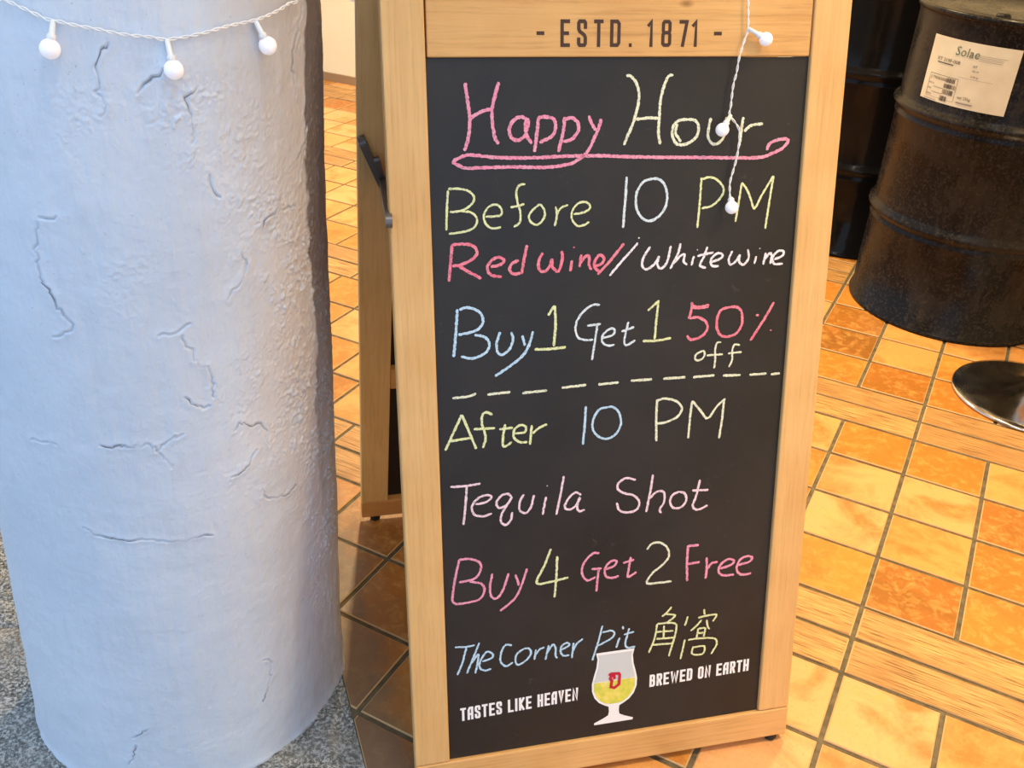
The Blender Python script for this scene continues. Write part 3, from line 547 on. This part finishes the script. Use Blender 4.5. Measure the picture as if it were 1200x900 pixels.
# stroke font
def ch(x, y): return (x, y)
FONT = {
 'E': [[(1, 1), (0, 1), (0, 0), (1, 0)], [(0, .5), (.85, .5)]],
 'S': [[(1, .76), (1, .93), (.85, 1), (.15, 1), (0, .93), (0, .68), (.15, .58), (.85, .42), (1, .32), (1, .07), (.85, 0), (.15, 0), (0, .07), (0, .24)]],
 'T': [[(0, 1), (1, 1)], [(.5, 1), (.5, 0)]], 'D': ['c', [(0, 0), (0, 1), (.78, 1), (1, .9), (1, .1), (.78, 0)]],
 'A': [[(0, 0), (0, .80), (.35, 1), (1, 1), (1, 0)], [(0, .42), (1, .42)]], 'L': [[(0, 1), (0, 0), (1, 0)]], 'I': [[(.5, 0), (.5, 1)]],
 'K': [[(0, 0), (0, 1)], [(1, 1), (.12, .5), (1, 0)]], 'H': [[(0, 0), (0, 1)], [(1, 0), (1, 1)], [(0, .5), (1, .5)]], 'V': [[(0, 1), (.5, 0), (1, 1)]],
 'N': [[(0, 0), (0, 1), (1, 0), (1, 1)]], 'B': ['c', [(0, 0), (0, 1), (.75, 1), (.95, .92), (.95, .6), (.8, .52), (1, .42), (1, .08), (.8, 0)], [(0, .52), (.8, .52)]],
 'R': [[(0, 0), (0, 1), (.8, 1), (1, .92), (1, .6), (.8, .5), (0, .5)], [(.55, .5), (1, 0)]], 'W': [[(0, 1), (.22, 0), (.5, .85), (.78, 0), (1, 1)]],
 'O': ['c', [(0, .08), (0, .92), (.2, 1), (.8, 1), (1, .92), (1, .08), (.8, 0), (.2, 0)]],
 '1': [[(.05, .86), (.62, 1), (.62, 0)]], '7': [[(0, 1), (1, 1), (.4, 0)]], '.': [[(.5, 0), (.5, .015)]], '-': [[(0, .5), (1, .5)]],
 '8': ['c', [(.12, .53), (.02, .62), (.02, .93), (.2, 1), (.8, 1), (.98, .93), (.98, .62), (.88, .53), (1, .43), (1, .07), (.8, 0), (.2, 0), (0, .07), (0, .43)], [(.12, .53), (.88, .53)]]}
def glyph(bm, chx, x, y, w, h, t, z, sh=(0, 0)):
    g = FONT[chx]; closed = g[0] == 'c'; zz_ = z
    for i, s in enumerate([q for q in g if q != 'c']):
        P = [(x + t / 2 + a * (w - t), y + t / 2 + b * (h - t)) for a, b in s]
        if not (closed and i == 0) and chx not in ('.',):
            # extend free ends to the box
            for e_, f_ in ((0, 1), (-1, -2)):
                d_ = np.array(P[e_]) - np.array(P[f_]); l_ = np.linalg.norm(d_); P[e_] = tuple(np.array(P[e_]) + d_ / l_ * t / 2)
        if chx == '.': P = [(x, y + t / 2), (x + w, y + t / 2)]
        ribbon(bm, P, t, zz_, closed=(closed and i == 0)); zz_ += .00003
INK, _, _ = mat('dark_brown_print', (.055, .022, .012), .6)
WHT, _, _ = mat('white_print', (.92, .92, .92), .5)
bm = bmesh.new(); hz = -.0022 + .0003
for c_, x, w in [('-', .1324, .0094), ('E', .1615, .0118), ('S', .1820, .0124), ('T', .2030, .0118), ('D', .2232, .0132), ('.', .2472, .0036), ('1', .2700, .0095), ('8', .2884, .0130), ('7', .3112, .0118), ('1', .3275, .0095), ('-', .3568, .0104)]:
    b1 = bmesh.new() if c_ == '-' else bm
    glyph(b1, c_, x, .9838, w, .0308, .0042, hz)
    if c_ == '-': mk('printed_dash', b1, INK, hd)
o = mk('printed_year', bm, INK, hd); o['label'] = 'dark brown printed text - ESTD. 1871 -'
def slogan(txt, x0, x1, y0, y1, h, wid, name):
    W_ = {'I': .45, 'W': 1.45, ' ': .55, 'N': 1.05}; adv = [W_.get(c, 1) for c in txt]; gap = .24
    tot = sum(adv) + gap * (len(txt) - 1); s = (x1 - x0) / tot; x = x0; bm = bmesh.new()
    for c, a in zip(txt, adv):
        if c != ' ': glyph(bm, c, x, y0 + (y1 - y0) * (x - x0) / (x1 - x0), a * s if c != 'I' else a * s, h, wid, PZ + .0004)
        x += (a + gap) * s
    o = mk(name, bm, WHT, board); o['label'] = 'white printed capitals ' + txt
slogan('TASTES LIKE HEAVEN', .0182, .1956, .0627, .0685, .0218, .0035, 'printed_slogan')
slogan('BREWED ON EARTH', .3078, .4700, .0717, .0744, .0213, .0036, 'printed_slogan')
# printed glass of beer
def poly(name, pts, m, z, par, label=None):
    bm = bmesh.new(); f = bm.faces.new([bm.verts.new((*p, z)) for p in pts]); bm.normal_update()
    bmesh.ops.triangulate(bm, faces=[f]); bmesh.ops.recalc_face_normals(bm, faces=bm.faces)
    for f in bm.faces:
        if f.normal.z < 0: f.normal_flip()
    o = mk(name, bm, m, par)
    if label: o['label'] = label
    return o
GX = .2523
def sym(pr): return [(GX - a, b) for a, b in pr] + [(GX + a, b) for a, b in pr[::-1]]
GY = -.0045
outl = [(.0298, .1480), (.0275, .1370), (.0290, .1230), (.0325, .1100), (.0355, .0960), (.0350, .0830), (.0310, .0710), (.0240, .0620), (.0150, .0560), (.0085, .0525), (.0078, .0440), (.0090, .0375), (.0170, .0330), (.0310, .0270), (.0305, .0235)]
poly('printed_glass', sym([(a, b + GY) for a, b in outl]), WHT, PZ + .0004, board, 'printed picture of a white tulip beer glass')
GG, _, _ = mat('grey_glass_print', (.62, .66, .66), .5)
poly('printed_glass_wall', sym([(a, b + GY) for a, b in [(.0265, .1440), (.0250, .1370), (.0262, .1230), (.0295, .1100), (.0322, .0985)]]), GG, PZ + .0007, board, 'pale grey upper half of the printed glass')
YL, ynt, yb = mat('yellow_beer_print', (.80, .74, .10), .5)
yn = noise(ynt, coords(ynt), 70, 3); L(ynt, ramp(ynt, yn, [(.35, (.62, .66, .08)), (.55, (.82, .72, .12)), (.75, (.86, .80, .42))]), yb.inputs['Base Color'])
poly('printed_beer', sym([(a, b + GY) for a, b in [(.0322, .0975), (.0322, .0840), (.0285, .0735), (.0220, .0650), (.0135, .0590), (.006, .0575)]]), YL, PZ + .0007, board, 'yellow beer in the printed glass')
RD, _, _ = mat('red_print', (.55, .01, .035), .5)
bm = bmesh.new(); GYD = GY
for P in [[(.2408, .1075), (.2440, .1100), (.2560, .1090), (.2578, .1060), (.2570, .0900), (.2500, .0850), (.2425, .0880)], [(.2462, .1085), (.2430, .1020), (.2458, .0975), (.2445, .0880)], [(.2488, .1075), (.2500, .1000)]]:
    ribbon(bm, [(a + .0020, b + GYD) for a, b in P], .0046, PZ + .0010 + .00003 * len(P))
o = mk('printed_emblem', bm, RD, board); o['label'] = 'red blackletter D on the printed glass'
# rear frame
rO = Vector((-.2909, 1.5120, 0.012)); tn = .28; rt_ = math.atan(tn); bkv = Vector((-.2478, .9688, 0)).normalized()
rU = (Vector((0, 0, 1)) * math.cos(rt_) - bkv * math.sin(rt_)); rU = (rU + bE * .008).normalized(); rN = bE.cross(rU).normalized()
RF = EW.inverted() @ frame(rO, bE, rU, rN)
RW = .591; RT = 1.262
PINE_R = wood('pine_rear', (.84, .57, .24), (.90, .66, .31), (.66, .42, .16), 'Y')  # brighter copy of the pine, bounce light put into its colour
spart('rear_stile', B(0, .052, .05, RT, -TH_, 0, bev=.002, seg=2), PINE_R, MM=RF)
spart('rear_stile', B(RW - .052, RW, .05, RT, -TH_, 0, bev=.002, seg=2), PINE_R, MM=RF)
spart('rear_bottom_rail', B(0, RW, 0, .0494, -TH_, 0, bev=.002, seg=2), PINE_H, MM=RF)
spart('rear_middle_rail', B(.0525, RW - .0525, .375, .423, -TH_, -.001, bev=.002, seg=2), PINE_H, MM=RF)
spart('rear_top_rail', B(.0525, RW - .0525, RT - .05, RT, -TH_, -.001, bev=.002, seg=2), PINE_H, MM=RF)
BP, _, _ = mat('black_backing', (.012, .011, .011), .6)
spart('rear_panel', B(.0525, RW - .0525, .05, RT - .05, -.020, -.014), BP, MM=RF)['label'] = 'plain black rear panel'
RB, _, _ = mat('black_rubber', (.015, .014, .013), .7)
for M_, xs_ in ((FF, (-.030, .520)), (RF, (.028, RW - .028))):
    for xx in xs_:
        p = M_ @ Vector((xx, -.050 if M_ is FF else 0, -.011)); wp = EW @ p
        bm = lathe([(0, 0), (.009, 0), (.0105, .004), (.0105, max(.012, wp.z - .0005)), (0, max(.012, wp.z - .0005))], 20)
        mk('rubber_foot', bm, RB, sign, Matrix.Translation((p.x, p.y, .0004)))
# hinge hardware: folding stay on the left side
IR, _, _ = mat('dark_steel', (.16, .15, .145), .4, .5)
def local(pt): return EW.inverted() @ Vector(pt)
def strap(name, a, b, wd, th):
    a, b = local(a), local(b); d = (b - a); l = d.length; d.normalize(); n = Vector((1, 0, 0)); n = (n - d * n.dot(d)).normalized(); s = d.cross(n)
    M_ = Matrix.Identity(4)
    for i in range(3): M_[i][0] = d[i]; M_[i][1] = s[i]; M_[i][2] = n[i]; M_[i][3] = a[i]
    bm = bmesh.new(); K = 10; top_ = []
    out_ = [(l - 0 + wd / 2 * math.cos(t), wd / 2 * math.sin(t)) for t in np.linspace(-math.pi / 2, math.pi / 2, K)] + [(wd / 2 * math.cos(t), wd / 2 * math.sin(t)) for t in np.linspace(math.pi / 2, 3 * math.pi / 2, K)]
    t1 = [bm.verts.new((x, y, th / 2)) for x, y in out_]; t2 = [bm.verts.new((x, y, -th / 2)) for x, y in out_]
    bm.faces.new(t1); bm.faces.new(t2[::-1])
    for i in range(len(out_)):
        j = (i + 1) % len(out_); bm.faces.new((t1[i], t2[i], t2[j], t1[j]))
    return mk(name, bm, IR, sign, M_), l
def rearpt(u_, v_, n_): return (frame(rO, bE, rU, rN) @ Vector((u_, v_, n_)))
A_ = Vector((-.1568, 1.0690, .829)); Bm = Vector(rearpt(.0300, .815, .004)); Ct = Vector(rearpt(.0035, .880, .006))
st_, l_ = strap('stay_arm', A_, Bm, .016, .008); st_['label'] = 'dark steel folding stay between the two frames'
st2, l2 = strap('stay_bracket', Bm + Vector((0, -.004, 0)), Ct, .020, .010)
st3, l3 = strap('stay_bracket', Bm + (Ct - Bm) * -.05 + Vector((.004, -.008, 0)), Bm + (Ct - Bm) * .62 + Vector((.010, -.008, 0)), .010, .008)
for x in (0.0, l_):
    bm = lathe([(0, .0045), (.003, .004), (.0045, .0022), (.0045, -.003), (0, -.003)], 16)
    mk('rivet', bm, IR, st_, Matrix.Translation((x, 0, 0)))

# ---------------------------------------------------------------- string lights
WP, _, wbp = mat('clear_white_wire', (.90, .89, .87), .35)
BL, blt, blb = mat('frosted_white_bulb', (.92, .90, .93), .35); blb.inputs['Emission Color'].default_value = (1, .93, .97, 1); blb.inputs['Emission Strength'].default_value = .25
def wire(bm, pts, r=.0008, tw=.0011, pitch=.022):
    P = catmull(pts, .0018); s = 0; A = []; Bq = []
    for i, p in enumerate(P):
        p = Vector(p); t = (Vector(P[min(i + 1, len(P) - 1)]) - Vector(P[max(i - 1, 0)])).normalized()
        if i: s += (p - Vector(P[i - 1])).length
        a = t.cross(Vector((.2, 1, .1))).normalized(); b = t.cross(a); ph = s / pitch * 2 * math.pi
        o_ = (a * math.cos(ph) + b * math.sin(ph)) * tw; A.append(p + o_); Bq.append(p - o_)
    tube(bm, A, r, 6); tube(bm, Bq, r, 6)
def bulb(par, top_, neck, ball, R=.0088):
    """socket from the wire point to the ball"""
    top_, neck, ball = Vector(top_), Vector(neck), Vector(ball); d = (ball - top_).normalized(); L_ = (ball - top_).length
    q = Vector((0, 0, -1)).rotation_difference(d).to_matrix().to_4x4(); M_ = Matrix.Translation(ball) @ q
    prof = [(0, -R)] + [(R * math.sin(t), -R * math.cos(t)) for t in np.linspace(.15, 2.7, 18)] + [(.0036, R * .98), (.0036, R * 1.02)]
    prof += [(0, R * 1.02)]
    bo = mk('bulb', lathe(prof, 32), BL, par, M_, smooth=True)
    sk = lathe([(0, R * .85), (.0042, R * .85), (.0042, R * 1.35), (.0028, R * 1.5), (.0024, max(L_, R * 1.6)), (0, max(L_, R * 1.6))], 20)
    mk('socket', sk, WP, bo, Matrix.Identity(4), smooth=True)
sl = empty('string_light', pilpt(-70, 1.06, .004), 0, 'white globe string light draped across the top of the pale pillar', 'string light')
off = Vector(sl.location)
bm = bmesh.new()
ptsL = [pilpt(t, z, .0035) - off for t, z in STRL]
tailp = [Vector((-.255, 1.12, 1.16)) - off, Vector((-.25, 1.35, 1.14)) - off, Vector((-.2735, 1.55, 1.034)) - off, Vector((-.30, 1.75, 1.20)) - off]
wire(bm, ptsL + tailp); mk('wire', bm, WP, sl)
for a, b, c in BULBL: bulb(sl, pilpt(*a, .0035) - off, pilpt(*b, .006) - off, pilpt(*c, .0100) - off, .0093)
bt_ = Vector((-.2735, 1.55, 1.034)) - off; bulb(sl, bt_, bt_, bt_ + Vector((0, 0, -.030)), .0098)
def bp(u_, v_, n_=.006): return frame(bO, bE, bU, bN) @ Vector((u_, v_, n_))
s2 = empty('string_light', bp(.3969, 1.05), 0, 'white globe string light hanging down over the chalkboard face', 'string light')
off = Vector(s2.location); bm = bmesh.new()
wr = STRR
wire(bm, [bp(u_, v_, .0035 if v_ > .965 else .0015) - off for u_, v_ in wr], .0007, .0009); mk('wire', bm, WP, s2)
for (a, b) in BULBR: bulb(s2, bp(*a, .004) - off, bp(*a, .004) - off, bp(*b, .0092) - off, .0084)

# ---------------------------------------------------------------- steel drums
def drum_mat(name, dust, glossy):
    m, nt, b = mat(name, (.012, .012, .012), .3, spec=.15); v = coords(nt)
    n1 = noise(nt, v, 5, 5, .65, .6); n2 = noise(nt, coords(nt, (30, 30, 9)), 1, 5, .7, .5); n3 = noise(nt, v, 120, 4, .75)
    g = ramp(nt, n1, [(.45, (0, 0, 0)), (.68, (dust,) * 3)]); g2 = ramp(nt, n3, [(.52, (0, 0, 0)), (.66, (dust * 1.6,) * 3)]); g3 = ramp(nt, n2, [(.45, (0, 0, 0)), (.8, (dust * .7,) * 3)])
    f = mix(nt, 1.0, g, g2, 'ADD'); f = mix(nt, 1.0, f, g3, 'ADD')
    L(nt, mix(nt, f, (.006, .006, .006), (.070, .057, .040)), b.inputs['Base Color'])
    L(nt, mix(nt, f, (glossy,) * 3, (.75, .75, .75)), b.inputs['Roughness']); bump(nt, b, n1, .25, .006)
    return m
DR = .2925
def drum(x, y, m, label, withlabel):
    root = empty('steel_drum', (x, y, 0), 0, label, 'drum', 'black steel drums')
    def ring(z): return [(DR - .003, z - .040), (DR + .001, z - .034), (DR + .001, z - .030), (DR - .004, z - .022), (DR - .004, z - .018), (DR + .009, z - .006), (DR + .011, z), (DR + .009, z + .006), (DR - .002, z + .016), (DR - .003, z + .022)]
    prof = [(0, .008), (DR - .012, .008), (DR - .006, 0), (DR + .003, 0), (DR + .005, .006), (DR + .003, .012), (DR - .003, .016)] + ring(.302) + ring(.607) + [(DR - .003, .845), (DR + .001, .858)]
    mk('body', lathe(prof, 128), m, root, smooth=True)
    mk('rim', lathe([(DR - .002, .857), (DR + .005, .861), (DR + .006, .868), (DR + .003, .875), (DR - .005, .875), (DR - .009, .868), (DR - .009, .858)], 128), m, root, smooth=True)
    ld = mk('lid', lathe([(0, .862), (.19, .862), (.20, .866), (.21, .862), (DR - .015, .860), (DR - .008, .866)], 96), m, root, smooth=True)
    for (a, r_) in ((.8, .030), (3.9, .018)):
        mk('bung_cap', lathe([(0, .876), (r_ * .8, .876), (r_, .872), (r_ * 1.15, .863), (r_ * 1.15, .860)], 32, .205 * math.cos(a), .205 * math.sin(a)), m, ld, smooth=True)
    return root
D1 = drum(1.3513, 2.7348, drum_mat('dusty_black_enamel', .27, .22), 'dusty black steel drum with a white product sticker, in front', True)
D2 = drum(1.183, 3.335, drum_mat('glossy_black_enamel', .01, .12), 'clean glossy black steel drum standing behind the dusty one, beside the sign', False)
# sticker
PA, pant, pab = mat('cream_paper', (.74, .66, .50), .4)
pn = noise(pant, coords(pant), 12, 3); L(pant, ramp(pant, pn, [(.3, (.60, .54, .38)), (.7, (.70, .65, .48))]), pab.inputs['Base Color'])
T0, T1, Z0, Z1 = math.radians(-164.8), math.radians(-116.4), .6455, .8085
def cylm(pts2d, faces, m, name, par, off_, label=None):
    bm = bmesh.new(); vs = []
    for x, y in pts2d:
        t = T0 + x / DR; vs.append(bm.verts.new(((DR - .003 + off_) * math.cos(t), (DR - .003 + off_) * math.sin(t), Z0 + y)))
    for f in faces:
        try: bm.faces.new([vs[i] for i in f])
        except ValueError: pass
    o = mk(name, bm, m, par, smooth=True)
    if label: o['label'] = label
    return o
LW, LH = (T1 - T0) * DR, Z1 - Z0; nx, nyy = 40, 8
pts2 = [(LW * i / nx, LH * j / nyy) for j in range(nyy + 1) for i in range(nx + 1)]
fc = [(j * (nx + 1) + i, j * (nx + 1) + i + 1, (j + 1) * (nx + 1) + i + 1, (j + 1) * (nx + 1) + i) for j in range(nyy) for i in range(nx)]
stk = cylm(pts2, fc, PA, 'product_sticker', D1, .0008, 'cream paper product sticker with barcodes')
def text2d(txt, x, y, size, sx=1.0, italic=0.0):
    cu = bpy.data.curves.new('t', 'FONT'); cu.body = txt; cu.size = size; cu.shear = italic; cu.resolution_u = 2
    ob = bpy.data.objects.new('t', cu); COL.objects.link(ob); dg = bpy.context.evaluated_depsgraph_get(); me = bpy.data.meshes.new_from_object(ob.evaluated_get(dg))
    v = [(x + p.co.x * sx, y + p.co.y) for p in me.vertices]; f = [tuple(p.vertices) for p in me.polygons]
    bpy.data.objects.remove(ob); bpy.data.curves.remove(cu); bpy.data.meshes.remove(me); return v, f
def merge(items):
    V, F = [], []
    for v, f in items:
        k = len(V); V += v; F += [tuple(i + k for i in q) for q in f]
    return V, F
def rect(x0, y0, x1, y1):
    n = max(1, int((x1 - x0) / .005)); V = []; F = []
    for i in range(n + 1): x = x0 + (x1 - x0) * i / n; V += [(x, y0), (x, y1)]
    for i in range(n): F.append((2 * i, 2 * i + 2, 2 * i + 3, 2 * i + 1))
    return V, F
GRN, _, _ = mat('green_print', (.10, .14, .07), .6); BLK, _, _ = mat('black_print', (.05, .04, .035), .6); GRY, _, _ = mat('faded_print', (.30, .25, .19), .6)
V, F = text2d('Solae', .082, .126, .032, 1, .1); cylm(V, F, GRN, 'sticker_logo', stk, .0018, 'green printed word Solae')
ITM = [text2d('XT 219F-008', .030, .104, .0125, 1.1), rect(.034, .098, .086, .1005), text2d('NT', .140, .104, .0085), text2d('Net wt', .141, .094, .006), text2d('25.00 kg', .140, .080, .006),
       rect(.020, .068, .112, .069), rect(.020, .010, .112, .0105), rect(.020, .010, .021, .069), rect(.1112, .010, .112, .069), text2d('(1790003008)', .024, .056, .0105), text2d('BATCH', .022, .042, .006), text2d('ITEM', .022, .028, .006), text2d('SERIAL', .022, .014, .006),
       text2d('net 25kg', .120, .022, .0105), rect(.04, .036, .074, .037), rect(.04, .0225, .074, .0235)]
random.seed(11)
for row, (xa, xb, ya, yb_) in enumerate([(.078, .104, .055, .066), (.074, .110, .040, .0505), (.074, .106, .024, .0365), (.070, .092, .006, .019)]):
    x = xa
    while x < xb:
        w = random.choice((.0006, .0012, .002)); ITM.append(rect(x, ya, min(x + w, xb), yb_)); x += w + random.choice((.0005, .001, .0014))
V, F = merge(ITM); cylm(V, F, BLK, 'sticker_print', stk, .0018, 'black printed lines and barcodes')
IT2 = [rect(.150, .135 - .004 * i, .150 + random.uniform(.05, .075), .1360 - .004 * i) for i in range(4)] + [rect(.125, .128, .131, .139), rect(.138, .130, .148, .131), rect(.138, .134, .147, .135)] + [rect(.11, .0745, .20, .0752), rect(.12, .010, .165, .014), rect(.016, .003, .06, .0045)]
V, F = merge(IT2); cylm(V, F, GRY, 'sticker_small_print', stk, .0018, 'faded small print')['kind'] = 'stuff'

# ---------------------------------------------------------------- chrome stool
CR, cnt, cb = mat('polished_steel', (.62, .60, .56), .13, 1.0)
cn = noise(cnt, coords(cnt), 14, 4); L(cnt, ramp(cnt, cn, [(.3, (.08, .08, .08)), (.7, (.24, .24, .24))]), cb.inputs['Roughness'])
stl = empty('bar_stool', (1.3586, 2.1593, 0), 0, 'round polished steel stool base on the tiles in front of the drums', 'stool')
mk('base', lathe([(0, 0), (.190, 0), (.1935, .003), (.1935, .006), (.190, .009), (.17, .014), (.12, .022), (.06, .034), (.03, .05), (.0, .05)], 96), CR, stl, smooth=True)
mk('post', lathe([(0, .04), (.024, .04), (.024, .70), (0, .70)], 32), CR, stl, smooth=True)
SE, _, _ = mat('black_vinyl', (.02, .02, .02), .5)
mk('seat', lathe([(0, .70), (.145, .70), (.155, .71), (.155, .745), (.14, .76), (0, .765)], 64), SE, stl, smooth=True)
